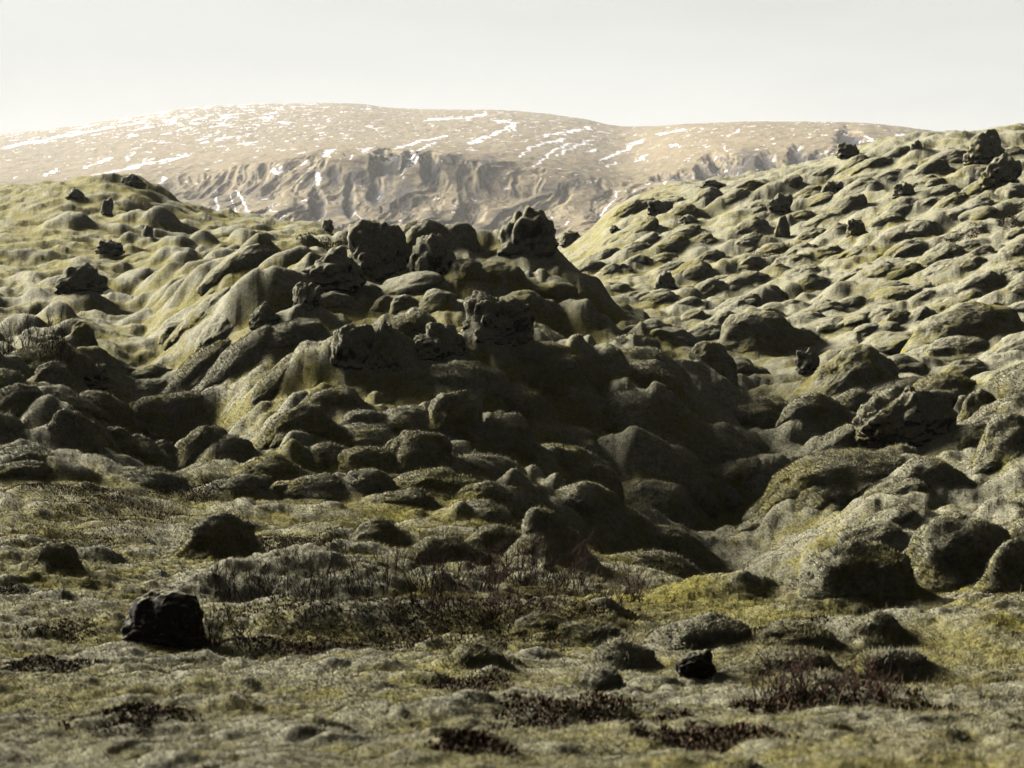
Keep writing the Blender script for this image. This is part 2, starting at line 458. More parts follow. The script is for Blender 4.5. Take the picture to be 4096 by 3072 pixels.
def boulder(where, px, pb, w, h, label, kind='moss', lobes=None, seed=None, back=.8, name=None, group=None, tilt=0.0):
    x, d, z = where
    k = d / F
    W, Hh = w * k, h * k
    seed = int(px * 7 + pb) if seed is None else seed
    rr = random.Random(seed)
    dep = W * .5 * back
    y = d + dep * .55
    V, Fc = ico(6 if w > 260 else (5 if w > 90 else 4))
    sink = .45
    if lobes is None:
        if kind == 'moss':
            lobes = [(0, 0, 0, .5, .5, .55)]
            for _ in range(rr.randint(2, 4)):
                a = rr.uniform(0, 6.28); q = rr.uniform(.10, .28)
                lobes.append((math.cos(a) * q, math.sin(a) * q, rr.uniform(-.15, .22), rr.uniform(.22, .34), rr.uniform(.22, .34), rr.uniform(.22, .36)))
        else:
            lobes = [(0, 0, 0, .42, .42, .55)]
            for _ in range(rr.randint(5, 8)):
                a = rr.uniform(0, 6.28); q = rr.uniform(.12, .34)
                lobes.append((math.cos(a) * q, math.sin(a) * q, rr.uniform(-.25, .38), rr.uniform(.14, .27), rr.uniform(.16, .27), rr.uniform(.16, .32)))
    else:
        lobes = [(a, rr.uniform(-.1, .1), b, c, e if False else c, e) for (a, b, c, e) in lobes]
    P = lobed(V, lobes)
    ns = seed % 97
    sq = np.array([W / .98, 2 * dep / .98, Hh * 1.0])
    dirs = V
    if kind == 'moss':
        amp = .13 * fbm3(P + ns, 1.7, 2, seed) + .05 * fbm3(P + ns, 4.2, 2, seed + 2) + .014 * fbm3(P + ns, 8, 3, seed + 5)
    elif kind == 'crag':
        amp = .09 * fbm3(P + ns, 2.6, 2, seed) + .10 * np.abs(fbm3(P + ns, 5.0, 2, seed + 3)) - .03 + .035 * fbm3(P + ns, 12.0, 4, seed + 5)
    else:
        amp = .07 * fbm3(P + ns, 2.2, 3, seed) + .03 * fbm3(P + ns, 8.0, 4, seed + 5, ridged=True) - .03
    P = P + dirs * amp[:, None]
    # fit height: top at +.55
    zmax = P[:, 2].max(); P[:, 2] *= .55 / zmax
    P = P * sq
    P[:, 2] = np.where(P[:, 2] < 0, P[:, 2] * .8, P[:, 2] / .55 * (1 - sink * .0))
    P[:, 2] *= np.where(P[:, 2] > 0, .8, 1)
    P[:, 2] += Hh * .2
    if kind == 'moss': P[:, 2] = np.where(P[:, 2] > 0, P[:, 2] * .86, P[:, 2])
    if tilt:
        c, s = math.cos(tilt), math.sin(tilt)
        P[:, 0], P[:, 2] = P[:, 0] * c - P[:, 2] * s, P[:, 0] * s + P[:, 2] * c
    mat = {'moss': M_boulder, 'crag': M_crag, 'dark': M_dark}[kind]
    nm = name or {'moss': 'mossy_boulder', 'crag': 'lava_crag', 'dark': 'lava_rock'}[kind]
    zz = min(z, float(height(x, y)))
    P[:, 2] += z - zz
    if kind == 'moss':
        wl = sstep(.42 * Hh, -.05 * Hh, P[:, 2])
        P[:, :2] *= (1 + .55 * wl ** 2)[:, None]
        gz = height(x + P[:, 0], y + P[:, 1]) - zz
        P[:, 2] += gz * np.clip(wl * 1.0, .25, 1) - .25 * gz * 0
        P[:, 2] -= .10 * Hh * wl
    if kind != 'dark':
        nl = P - np.array([0, 0, -.2 * Hh]); nl = nl / np.linalg.norm(nl, axis=1)[:, None]
        fz = RNG.normal(0, 1, len(P)) * min(.007 * (d / 25) ** .6, .008 * W)
        P = P + nl * fz[:, None]
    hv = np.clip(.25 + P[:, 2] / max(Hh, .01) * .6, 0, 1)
    if kind != 'dark': SKIN.append((P + np.array([x, y, zz]), Fc, d, kind))
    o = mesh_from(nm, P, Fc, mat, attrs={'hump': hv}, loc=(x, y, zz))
    tag(o, label, {'moss': 'boulder', 'crag': 'rock outcrop', 'dark': 'rock'}[kind],
        group or {'moss': 'mossy boulders in the lava field', 'crag': 'craggy lava outcrops', 'dark': 'bare dark rocks'}[kind])
    return o


# crest of the mound
B(1505, 1140, 240, 265, 'tall mossy lava knob standing highest left of centre on the mound crest', 'crag',
  [(0, .02, .44, .48), (-.16, .34, .30, .28), (.14, .32, .28, .28), (-.3, -.1, .22, .4), (.32, .2, .18, .26), (.1, -.2, .4, .35)])
B(2108, 1060, 235, 235, 'dark round topped lava pillar at the right end of the mound crest', 'crag',
  [(0, .05, .44, .45), (.04, .30, .40, .30), (-.22, .2, .26, .3), (.24, .12, .26, .4)])
B(1725, 1130, 190, 195, 'jagged black crag between the two tall knobs of the mound crest', 'crag')
B(1690, 975, 175, 105, 'low pale moss dome just behind the jagged crest crag', 'moss')
B(1820, 975, 150, 90, 'smaller moss dome on the crest right of the pale moss dome', 'moss')
B(1325, 1170, 260, 185, 'broad cracked lava outcrop below and left of the tallest knob', 'crag')
B(1225, 1255, 140, 125, 'small dark outcrop on the mound shoulder below the broad cracked outcrop', 'crag')
B(1050, 1345, 140, 135, 'dark overhanging outcrop on the left shoulder of the mound', 'crag')
B(1985, 1390, 270, 225, 'large black outcrop with a moss cap on the right side of the mound', 'crag',
  [(0, 0, .45, .5), (-.2, .3, .25, .26), (.2, .2, .28, .3), (.35, -.1, .2, .4), (-.35, -.1, .2, .35)])
B(1405, 1485, 175, 190, 'flat topped overhanging block left of the knobbly pillar', 'crag', [(0, .1, .42, .42), (-.15, .25, .34, .25), (.2, .25, .3, .25), (0, -.2, .3, .4)])
B(1537, 1510, 135, 230, 'narrow knobbly lava pillar in the middle of the mound face', 'crag', [(0, 0, .4, .5), (0, .38, .28, .2), (-.15, -.1, .25, .3), (.2, -.1, .25, .4)])
B(1757, 1450, 190, 150, 'pointed dark lava peak right of the knobbly pillar', 'crag', [(0, 0, .5, .4), (-.08, .35, .2, .25), (.1, .15, .3, .3)])
B(1470, 1195, 85, 58, 'small twin lumped stone under the tallest knob', 'moss')
B(1352, 1240, 135, 72, 'squat mossy lump below the broad cracked outcrop', 'moss')
B(1540, 1240, 85, 60, 'little rounded stone in the shadow of the tallest knob', 'moss')
B(1620, 1235, 110, 60, 'small grey stone at the shaded foot of the crest crag', 'moss')
B(1755, 1235, 150, 80, 'grey stone heap at the foot of the large black outcrop', 'moss')
B(1870, 1130, 150, 90, 'moss swelling on the crest slope left of the round topped pillar', 'moss')
B(2000, 1170, 230, 130, 'wide moss covered shoulder below the round topped pillar', 'moss')
B(2150, 1480, 330, 110, 'long moss back on the lower right of the mound with a pale rim', 'moss')
B(2230, 1540, 170, 110, 'moss hump at the right end of the long moss back', 'moss')
# lower mound
B(1828, 1750, 205, 190, 'round ball shaped boulder with dark base low on the mound', 'moss', [(0, .12, .5, .42), (-.3, -.25, .2, .22), (.05, -.2, .44, .3)])
B(2018, 1815, 235, 160, 'boulder with stepped dark face right of the ball shaped boulder', 'moss')
B(1450, 1745, 255, 105, 'oval moss boulder left of the ball shaped boulder', 'moss')
B(1210, 1740, 270, 125, 'long sloping moss boulder left of the oval boulder', 'moss')
B(1660, 1880, 300, 160, 'big wedge shaped boulder below the ball shaped boulder', 'moss', tilt=-.1)
B(1470, 1900, 220, 110, 'low tapering boulder leaning on the left of the wedge boulder', 'moss', tilt=-.12)
B(1325, 1855, 185, 80, 'small dome left of the tapering boulder', 'moss')
B(1480, 1985, 195, 105, 'rounded boulder at the front edge below the tapering boulder', 'moss')
B(1092, 1935, 245, 112, 'yellow topped boulder near the left foot of the mound', 'moss')
B(1262, 1980, 220, 76, 'flat boulder right of the yellow topped boulder', 'moss')
B(1140, 1985, 110, 48, 'little grey dome before the yellow topped boulder', 'moss')
B(1740, 1985, 330, 110, 'broad green moss hummock in front of the wedge boulder', 'moss')
B(1950, 2005, 230, 80, 'low grey hummock right of the broad green hummock', 'moss')
# left side
B(815, 1800, 188, 100, 'egg shaped boulder in the dark hollow at the left', 'moss')
B(930, 1838, 170, 94, 'grey boulder right of the egg shaped boulder', 'moss')
B(705, 1720, 330, 145, 'wide dark boulder above the egg shaped boulder', 'moss')
B(605, 1530, 190, 75, 'pale capped boulder in the hollow above the wide dark boulder', 'moss')
B(585, 1590, 180, 68, 'brown stone lying under the pale capped boulder', 'moss')
B(705, 1375, 140, 86, 'lone pale boulder by the saddle between hill and mound', 'moss')
B(322, 1370, 100, 86, 'small grey stone beside the bare shrub on the left hill', 'moss')
B(70, 1660, 210, 125, 'bulging moss boulder cut by the left edge of the view', 'moss')
B(272, 1790, 175, 155, 'upright moss boulder right of the bulging edge boulder', 'moss')
B(465, 1790, 135, 85, 'round grey boulder low on the left lump field', 'moss')
B(345, 1555, 190, 100, 'knobbly crusted boulder on top of the left lump field', 'crag')
B(205, 1540, 120, 100, 'pale pointed boulder left of the knobbly crusted boulder', 'moss')
B(400, 1660, 240, 90, 'green moss shoulder below the knobbly crusted boulder', 'moss')
B(540, 1690, 130, 85, 'dark green lump right of the green moss shoulder', 'moss')
B(640, 1835, 115, 75, 'dark rounded stone at the edge of the hollow', 'moss')
B(540, 1850, 240, 110, 'broad brownish lump in front of the dark rounded stone', 'moss')
# flat
B(215, 2268, 188, 105, 'single pale boulder standing on the moss flat at the far left', 'moss', [(0, 0, .5, .42), (.05, .25, .34, .26)])
B(880, 2220, 250, 175, 'half shaded round boulder on the flat beyond the black rock', 'moss')
B(645, 2600, 350, 235, 'big bare black rock standing in the left foreground', 'dark',
  [(0, 0, .45, .5), (-.12, .3, .3, .3), (.14, .26, .3, .3), (.25, -.1, .24, .36), (-.25, -.12, .24, .36)])
B(1505, 2165, 190, 92, 'oval grey boulder alone on the yellow rippled moss', 'moss')
B(1778, 2258, 295, 105, 'long low boulder behind the twigs in the centre', 'moss')
B(2210, 2230, 270, 205, 'hooded cone shaped boulder right of centre on the flat', 'moss', [(0, -.1, .5, .4), (-.12, .25, .28, .3), (-.16, .42, .18, .16), (.2, .0, .3, .3)])
B(1985, 2200, 220, 105, 'grey boulder tucked left of the hooded boulder', 'moss')
B(2285, 1930, 320, 150, 'large dark boulder at the foot of the mound above the hooded boulder', 'moss')
B(2390, 2120, 380, 190, 'wide dark moss swelling behind the hooded boulder', 'moss')
B(2645, 2060, 240, 120, 'shadowed dome in the dark hollow', 'moss')
B(2660, 2230, 300, 120, 'nearly black dome at the bottom of the dark hollow', 'moss')
B(2950, 1960, 230, 120, 'dim round boulder at the right side of the dark hollow', 'moss')
B(2630, 2270, 250, 60, 'grey tufted hump on the lip of the dark hollow', 'moss')
# foreground
B(2812, 2618, 345, 148, 'smooth moss boulder right of centre in the foreground', 'moss', [(0, 0, .5, .5), (-.1, .15, .38, .36), (.15, .1, .34, .36)])
B(2480, 2672, 240, 118, 'rounded moss boulder with dark left side in the foreground', 'moss')
B(2790, 2718, 180, 118, 'small broken black rock beside the smooth foreground boulder', 'dark')
B(2400, 2775, 185, 120, 'ball of grey moss before the dark sided boulder', 'moss')
B(1905, 2680, 190, 98, 'dark faced small boulder in the centre foreground', 'moss')
B(2165, 2530, 200, 75, 'low grassy lump between twigs and foreground', 'moss')
B(2350, 2575, 250, 88, 'second grassy lump right of the low grassy lump', 'moss')
# right
B(3835, 2345, 430, 300, 'great overhanging boulder at the lower right', 'moss', [(0, .08, .5, .45), (-.25, .1, .27, .36), (.28, .1, .24, .34)])
B(3420, 2400, 450, 250, 'long smooth boulder left of the great overhanging boulder', 'moss', [(.05, 0, .5, .5), (-.2, .0, .3, .4), (.25, .1, .3, .4)])
B(3490, 2235, 300, 140, 'shaggy dark topped boulder behind the long smooth boulder', 'moss')
B(4070, 2370, 260, 220, 'moss bank at the right edge beside the great overhanging boulder', 'moss')
B(3180, 2690, 320, 92, 'low grey tussock boulder in the right foreground', 'moss')
B(3560, 2690, 280, 88, 'green edged tussock boulder right of the low grey one', 'moss')
B(3520, 2580, 240, 135, 'knobbed moss hump above the green edged tussock boulder', 'moss')
B(3180, 2590, 300, 100, 'moss rise behind the low grey tussock boulder', 'moss')
B(3055, 1400, 305, 160, 'big smooth boulder at the foot of the right hill', 'moss', [(0, .05, .5, .46), (-.15, .15, .34, .34), (.2, .1, .3, .36)])
B(2850, 1495, 180, 135, 'rounded boulder between mound ridge and right hill', 'moss')
B(3905, 1365, 365, 165, 'longest oval boulder at the right with two rusty heather streaks', 'moss')
B(3605, 1310, 120, 75, 'small egg shaped stone left of the longest oval boulder', 'moss')
B(3840, 1445, 310, 100, 'flat grey boulder below the longest oval boulder', 'moss')
B(3860, 1525, 200, 90, 'hollow fronted boulder below the flat grey boulder', 'moss')
B(3795, 1580, 240, 85, 'smooth lens shaped boulder above the rusty faced one', 'moss')
B(3935, 1660, 130, 112, 'round ball stone right of the rusty faced boulder', 'moss')
B(4050, 1840, 240, 195, 'steep rounded boulder cut by the right edge', 'moss')
B(3650, 1780, 400, 235, 'rusty faced large boulder in the right valley', 'crag',
  [(0, 0, .5, .5), (-.2, .1, .3, .36), (.2, .1, .3, .36), (0, .2, .3, .3)])
B(3420, 1590, 330, 220, 'dark sided boulder with heather on top at the valley edge', 'moss')
B(3235, 1500, 95, 105, 'black knobbed stone beside the dark sided boulder', 'crag')
B(3260, 1695, 215, 125, 'grey lens boulder under the black knobbed stone', 'moss')
B(3390, 1960, 520, 150, 'very broad low moss dome in the right valley', 'moss')
B(3750, 1960, 260, 120, 'plain moss dome right of the very broad dome', 'moss')
# right hill crags
B(3945, 665, 165, 150, 'leaning lava pinnacle against the sky at the upper right', 'crag', [(0, 0, .42, .5), (.15, .35, .2, .22), (-.15, -.05, .3, .35), (.25, -.1, .25, .35), (.2, .2, .2, .3)])
B(4010, 765, 170, 150, 'crumbling crag under the leaning pinnacle', 'crag')
B(3125, 863, 101, 93, 'dark crag on the left part of the right hill', 'crag')
B(3130, 962, 70, 101, 'tall dark crag below the first crag of the right hill', 'crag')
B(3430, 950, 93, 78, 'shadowed crag in the middle of the right hill', 'crag')
B(3330, 782, 85, 62, 'pale crumbling crag high in the middle of the right hill', 'crag')
B(3620, 791, 101, 70, 'stone cluster on the upper slope near the pinnacle', 'crag')
B(3400, 632, 101, 62, 'crag near the skyline of the right hill', 'crag')
B(3670, 604, 54, 46, 'tiny crag close under the right skyline', 'crag')
B(2640, 871, 101, 70, 'rusty crag near the lower skyline of the right hill', 'crag')
B(2760, 904, 85, 46, 'small dark crag right of the rusty crag', 'crag')
B(2460, 931, 46, 31, 'tiny dark rock on the lower skyline of the right hill', 'crag')
B(2280, 982, 101, 62, 'dark block at the left foot of the right hill', 'crag')
B(2660, 1160, 85, 78, 'dark crag low on the right hill above the ridge', 'crag')
B(2850, 755, 101, 39, 'dark ledge on the skyline of the right hill', 'crag')
# left hill crags
B(300, 800, 75, 48, 'small dark rock on the upper left hill', 'crag')
B(525, 745, 100, 50, 'mossy crag on the very top of the left hill', 'crag')
B(425, 865, 50, 75, 'upright dark rock below the top of the left hill', 'crag')
B(590, 955, 50, 55, 'dark notch rock on the shaded flank of the left hill', 'crag')
B(325, 1175, 205, 125, 'cauliflower shaped lava lump in front of the left hill', 'crag')
B(430, 1020, 120, 60, 'grey rock on the lower left hill', 'crag')
B(1308, 928, 50, 52, 'small dark rock on the saddle right of the left hill', 'crag')

# ------------------------------------------------------------------ moss pillows packed over the slopes
def inside(poly, x, y):
    c = False
    for (x1, y1), (x2, y2) in zip(poly, poly[1:] + poly[:1]):
        if (y1 > y) != (y2 > y) and x < (x2 - x1) * (y - y1) / (y2 - y1) + x1: c = not c
    return c


FIELDS = [  # polygon in the photo, smallest and largest width, flatness, tries, label, group
    ([(2330, 1040), (2520, 800), (2900, 760), (3500, 600), (4200, 570), (4200, 1250), (3300, 1350), (2850, 1400), (2500, 1250)], 28, 160, .44, 6500,
     'rounded grey moss pillow packed among others on the slope of the right hill', 'moss pillows on the right hill'),
    ([(2820, 1500), (3300, 1380), (4200, 1280), (4200, 2150), (3300, 2280), (2950, 2050)], 60, 340, .42, 900,
     'smooth olive moss pillow crowded into the valley at the right', 'moss pillows in the right valley'),
    ([(760, 1240), (980, 1010), (2200, 1040), (2450, 1280), (2750, 1480), (3000, 2000), (2750, 2200), (2200, 2080), (1000, 2030), (600, 1850)], 40, 300, .48, 1700,
     'dark moss pillow crowded among others on the face of the middle mound', 'moss pillows on the middle mound'),
    ([(2250, 1350), (2700, 1500), (3000, 1980), (2720, 2150), (2300, 1950)], 60, 330, .45, 700,
     'shadowed moss hump in the dark slope right of the middle mound', 'moss humps in the dark slope'),
    ([(480, 800), (1000, 930), (1330, 950), (1050, 1100), (700, 1200), (480, 1020)], 36, 150, .5, 700,
     'green moss pillow on the shaded flank of the left hill', 'moss pillows on the left hill flank'),
    ([(-60, 1330), (420, 1330), (620, 1520), (640, 1930), (-60, 1950)], 50, 250, .42, 500,
     'olive moss pillow in the lump field at the lower left', 'moss pillows at the lower left'),
    ([(-60, 800), (480, 800), (480, 1280), (-60, 1280)], 50, 190, .24, 50,
     'soft low moss pillow on the sunny side of the left hill', 'moss pillows on the sunny left hill'),
    ([(1900, 2520), (3000, 2480), (4150, 2400), (4150, 2860), (1900, 2860)], 60, 260, .26, 60,
     'low grey moss cushion in the foreground at the right', 'moss cushions in the right foreground'),
    ([(-60, 2050), (2600, 2050), (2700, 2300), (1900, 2820), (-60, 2820)], 50, 230, .22, 70,
     'low yellow grey moss cushion on the flat at the left', 'moss cushions on the left flat'),
]
cand = []
rr = random.Random(5)
for fi, (poly, lo, hi, flatn, tries, lab, grp) in enumerate(FIELDS):
    x0, x1 = min(p[0] for p in poly), max(p[0] for p in poly)
    y0, y1 = min(p[1] for p in poly), max(p[1] for p in poly)
    ws = sorted((lo * (hi / lo) ** (rr.random() ** 2.0) for _ in range(tries)), reverse=True)
    acc = list(PLACED)
    A = np.array(acc) if acc else np.zeros((0, 4))
    for w in ws:
        px, py = rr.uniform(x0, x1), rr.uniform(y0, y1)
        if not inside(poly, px, py): continue
        if float(noise2(np.array(px / 230.), np.array(py / 140.), 700 + fi)) < -.05 and rr.random() < (.5 if fi == 0 else .78): continue
        h = w * flatn * rr.uniform(.75, 1.3)
        q = ((A[:, 0] - px) / ((A[:, 2] + w) * .5)) ** 2 + ((A[:, 1] - py) / ((A[:, 3] + h) * .5)) ** 2
        if q.min() < .45: continue
        A = np.vstack([A, [px, py, w, h]])
        cand.append((w, h, px, py, fi))
    PLACED[:] = [tuple(r) for r in A]
cand.sort(key=lambda c: -c[0] * c[1] * (3.0 if c[4] == 0 else 1.0))
BIG = 200
Sb = blur(Zg, 6, 6)


def window(x, y, rx, ry):
    i0, i1 = np.searchsorted(us, [(x - rx) / y, (x + rx) / y]); j0, j1 = np.searchsorted(lds, [math.log(max(5.1, y - ry)), math.log(y + ry)])
    return slice(max(i0 - 1, 0), i1 + 1), slice(max(j0 - 1, 0), j1 + 1)


# the moss blanket swells up round every boulder ...
APR = np.zeros_like(Zg)
for (px, pb, w, h, *_), k_, (x, d, z) in SPECS:
    k = d / F; W, Hh = w * k, h * k
    yc = d + W * .22
    sl = window(x, yc, W * .95, W * .95)
    q = ((X[sl] - x) / (W * .85)) ** 2 + ((Y[sl] - yc) / (W * .75)) ** 2
    APR[sl] = np.maximum(APR[sl], .34 * Hh * (1 if (_[1] if len(_) > 1 else 'moss') == 'moss' else .3) * np.clip(1 - q, 0, 1) ** 1.6)
# ... and over the buried ones it makes pillows, steep on the lee side and tailing off uphill
LMP = np.zeros_like(Zg)
PILL = []
for n, (w, h, px, py, fi) in enumerate(cand):
    x, d, z = hit(px, py + h * .35)
    k = d / F; W, Hh = w * k, h * k
    yc = d + W * .2
    if n < BIG:
        PILL.append((n, w, h, fi, x, d, W, Hh))
        sl = window(x, yc, W * 1.1, W * 1.1)
        q = ((X[sl] - x + .15 * W) / (W * .95)) ** 2 + ((Y[sl] - yc) / (W * .75)) ** 2
        APR[sl] = np.maximum(APR[sl], .38 * Hh * np.clip(1 - q, 0, 1) ** 1.5)
        continue
    sl = window(x, yc, W * 1.3, W * 1.2)
    an = rr.uniform(-.5, .5); ca, sa = math.cos(an), math.sin(an)
    dx, dy = X[sl] - x, Y[sl] - yc
    qx, qy = dx * ca + dy * sa, -dx * sa + dy * ca
    nz = noise2(X[sl] / W * 1.6 + n, Y[sl] / W * 1.6) * .25
    tail = rr.uniform(1.0, 1.6)
    q = (np.where(qx > 0, qx, qx / tail) / (W * .52)) ** 2 + (np.where(qy < 0, qy, qy / 1.5) / (W * rr.uniform(.42, .6))) ** 2
    q = q * (1 + nz)
    LMP[sl] = np.maximum(LMP[sl], (.7 if fi == 0 else 1.0) * Hh * rr.uniform(.28, .68) * np.clip(1 - q, 0, 1) ** .5 + .12 * Hh * np.clip(1 - q / 2.4, 0, 1) ** 2)
H0 = H
H = H + APR + blur(LMP, 1, 1)
Zg = EYE + Sg * D + H
SS = (Zg - EYE) / D

# ------------------------------------------------------------------ the ground sheet
CELL = D * (us[1] - us[0])
FZ = RNG.uniform(-1, 1, H.shape) * .5 + .5 * RNG.normal(0, .6, H.shape)
Zg = Zg + FZ * CELL * .42
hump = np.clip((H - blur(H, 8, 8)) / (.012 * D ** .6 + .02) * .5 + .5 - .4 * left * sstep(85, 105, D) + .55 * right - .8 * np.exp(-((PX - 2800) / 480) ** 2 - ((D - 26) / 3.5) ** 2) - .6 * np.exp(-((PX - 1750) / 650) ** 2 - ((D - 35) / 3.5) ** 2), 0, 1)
Vg = np.stack([X, Y, Zg], -1).reshape(-1, 3)
NDt = len(lds)
# cut the sheet into the flat, the middle mound, the two hills
Dc = D[:-1, :-1]; Pc = PX[:-1, :-1]
wob = 120 * noise2(Dc * .08, Pc * .003, 91)
edgeL = np.interp(Dc, [37, 48, 60, 72, 84, 100], [860, 790, 760, 830, 1000, 1330]) + wob * .5
edgeR = np.interp(Dc, [37, 44, 52, 60, 66, 72, 80, 90, 110], [3350, 3200, 3060, 2900, 2760, 2560, 2400, 2330, 2250]) + wob * .5
hillish = Dc > 37 + wob * .01
reg = np.zeros(Dc.shape, int)
reg[hillish] = 1
reg[hillish & (Pc < edgeL)] = 2
reg[hillish & (Pc > edgeR)] = 3
reg[(Dc > 100) & (reg == 1)] = 3
reg[(Dc > 100) & (Pc < 1750)] = 2
reg[Dc > 235] = 0
Fall = grid_faces(NU, NDt).reshape(NU - 1, NDt - 1, 4)
for rid, nm, lab, cat in (
        (0, 'ground', 'rolling flat of olive and grey moss across the bottom of the view', 'ground'),
        (1, 'mound', 'dark lumpy moss covered lava mound in the middle of the view', 'mound'),
        (2, 'hill', 'smooth yellowish moss hill rising at the left below the mountain', 'hill'),
        (3, 'hill', 'broad pale grey moss hill full of rounded lumps at the right', 'hill')):
    f = Fall[reg == rid]
    idx, inv = np.unique(f, return_inverse=True)
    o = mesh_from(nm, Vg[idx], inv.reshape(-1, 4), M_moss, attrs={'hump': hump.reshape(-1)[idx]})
    tag(o, lab, cat, kind='structure')

# ------------------------------------------------------------------ build the boulders
for a_, k_, wh in SPECS: boulder(wh, *a_, **k_)
for (n, w, h, fi, x, d, W, Hh) in PILL:
    V, Fc = ico(5 if w > 110 else 4)
    lb = [(0, 0, 0, .5, .5, .5)]
    for _ in range(rr.randint(2, 4)):
        a = rr.uniform(0, 6.28); q = rr.uniform(.15, .36)
        lb.append((math.cos(a) * q, math.sin(a) * q, rr.uniform(-.15, .12), rr.uniform(.22, .4), rr.uniform(.22, .4), rr.uniform(.22, .36)))
    P = lobed(V, lb)
    P = P + V * (.13 * fbm3(P + n * 1.7, 1.9, 3, n) + .012 * fbm3(P + n, 8, 2, n + 5))[:, None]
    an = rr.uniform(-.5, .5); c_, s_ = math.cos(an), math.sin(an)
    P[:, 0], P[:, 1] = P[:, 0] * c_ - P[:, 1] * s_, P[:, 0] * s_ + P[:, 1] * c_
    P[:, 0] *= np.where(P[:, 0] < 0, rr.uniform(1.1, 1.6), 1.0)
    P[:, 2] += .22 * np.minimum(P[:, 0], 0)
    P = P * np.array([W, W * rr.uniform(.8, 1.15), Hh * 1.35])
    e = max(.5 * W, .4)
    gx = float((sample(Sb, np.array((x + e) / d), np.array(d)) - sample(Sb, np.array((x - e) / d), np.array(d))) / (2 * e))
    gy = float((sample(Sb, np.array(x / (d + e)), np.array(d + e)) - sample(Sb, np.array(x / (d - e)), np.array(d - e))) / (2 * e))
    gx, gy = max(-.8, min(.8, gx)), max(-.5, min(.8, gy))
    P[:, 2] += .8 * (gx * P[:, 0] + gy * P[:, 1])
    z0 = float(sample(Sb, np.array(x / (d + W * .2)), np.array(d + W * .2)))
    P[:, 2] += Hh * .0
    fz = RNG.normal(0, 1, len(P)) * min(.007 * (d / 25) ** .6, .008 * W)
    P = P + V * fz[:, None]
    loc = np.array([x, d + W * .2, z0])
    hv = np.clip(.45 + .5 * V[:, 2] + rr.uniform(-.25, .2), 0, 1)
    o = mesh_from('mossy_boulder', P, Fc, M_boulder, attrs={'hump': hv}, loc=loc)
    tag(o, FIELDS[fi][5], 'boulder', FIELDS[fi][6])
    SKIN.append((P + loc, Fc, d, 'moss'))

# ------------------------------------------------------------------ mountain
mc = {
    -1200: [(1300, 1080), (1500, 960), (1700, 820), (2000, 740), (2600, 600), (3000, 650)],
    0: [(1300, 1080), (1500, 870), (1700, 745), (2000, 665), (2600, 540), (3000, 600)],
    250: [(1300, 1080), (1500, 870), (1700, 740), (2000, 650), (2600, 512), (3000, 600)],
    520: [(1300, 1080), (1480, 880), (1700, 710), (2000, 620), (2650, 472), (3000, 560)],
    800: [(1300, 1080), (1450, 960), (1600, 800), (1700, 690), (2000, 600), (2700, 428), (3000, 520)],
    1000: [(1300, 1080), (1450, 910), (1600, 770), (1680, 665), (2000, 580), (2700, 420), (3000, 520)],
    1400: [(1300, 1080), (1450, 900), (1600, 745), (1660, 622), (2000, 560), (2700, 412), (3000, 520)],
    1600: [(1300, 1080), (1450, 910), (1600, 745), (1660, 620), (2000, 560), (2650, 436), (3000, 520)],
    2000: [(1300, 1080), (1450, 950), (1600, 780), (1680, 655), (2000, 560), (2600, 441), (3000, 520)],
    2300: [(1300, 1080), (1450, 960), (1600, 800), (1700, 690), (2000, 590), (2500, 470), (3000, 560)],
    2500: [(1300, 1080), (1450, 950), (1600, 810), (1720, 715), (2000, 620), (2400, 509), (3000, 600)],
    2700: [(1300, 1080), (1450, 930), (1600, 780), (1700, 690), (1900, 600), (2300, 500), (3000, 600)],
    3000: [(1300, 1080), (1450, 900), (1600, 750), (1680, 640), (1850, 560), (2200, 487), (3000, 600)],
    3400: [(1300, 1080), (1450, 900), (1600, 740), (1680, 600), (1850, 540), (2200, 492), (3000, 600)],
    3700: [(1300, 1080), (1450, 900), (1600, 740), (1680, 625), (1850, 570), (2200, 522), (3000, 620)],
    3870: [(1300, 1080), (1450, 900), (1600, 740), (1680, 660), (1850, 610), (2200, 560), (3000, 640)],
    4200: [(1300, 1080), (1450, 950), (1600, 800), (1680, 740), (1850, 700), (2200, 640), (3000, 700)],
    5300: [(1300, 1080), (1450, 980), (1600, 860), (1680, 800), (1850, 760), (2200, 720), (3000, 760)],
}
mdist = lambda d: d if d < 1450 else 1450 + (d - 1450) * 2.0
mc = {k: [(mdist(d), r) for d, r in v] for k, v in mc.items()}
MU, MD = 1500, 560
mus = np.linspace(-.36, .36, MU)
mld = np.log(np.concatenate([np.linspace(1300, 2070, 340), np.linspace(2070, 4550, MD - 339)[1:]]))
Sm = blur(surface(mc, mus, mld), 12, 3)
UM, DM = np.meshgrid(mus, np.exp(mld), indexing='ij')
XM, YM = UM * DM, DM
PM = UM * F + 2048
steep = sstep(1330, 1450, DM) * (1 - sstep(1870, 2030, DM)) * sstep(500, 900, PM)
warp = 16 * noise2(XM * .02, YM * .006, 301) + 3 * noise2(XM * .06, YM * .02, 302) - (YM - 1660) * (.01 + .16 * sstep(1500, 2300, PM))
g1 = 1 - 2 * np.abs(noise2((XM + warp) / 44, YM / 800, 310))
g2 = 1 - 2 * np.abs(noise2((XM + warp * 1.2) / 21, YM / 800, 320))
g3 = 1 - 2 * np.abs(noise2((XM + warp * 1.3) / 9, YM / 600, 325))
g4 = fbm2(XM / 8, YM / 14, 4, 330)
rgm = sstep(-.5, .5, noise2(XM / 140, YM / 300, 305))
er = 0; ax_, ay_, am = (XM + warp) / 56, YM / 330, 1.0
for k in range(6):
    er = er + am * (1 - 2 * np.abs(noise2(ax_, ay_, 380 + k))); ax_, ay_, am = ax_ * 2.1 + 3.3, ay_ * 2.0 + 1.7, am * .5
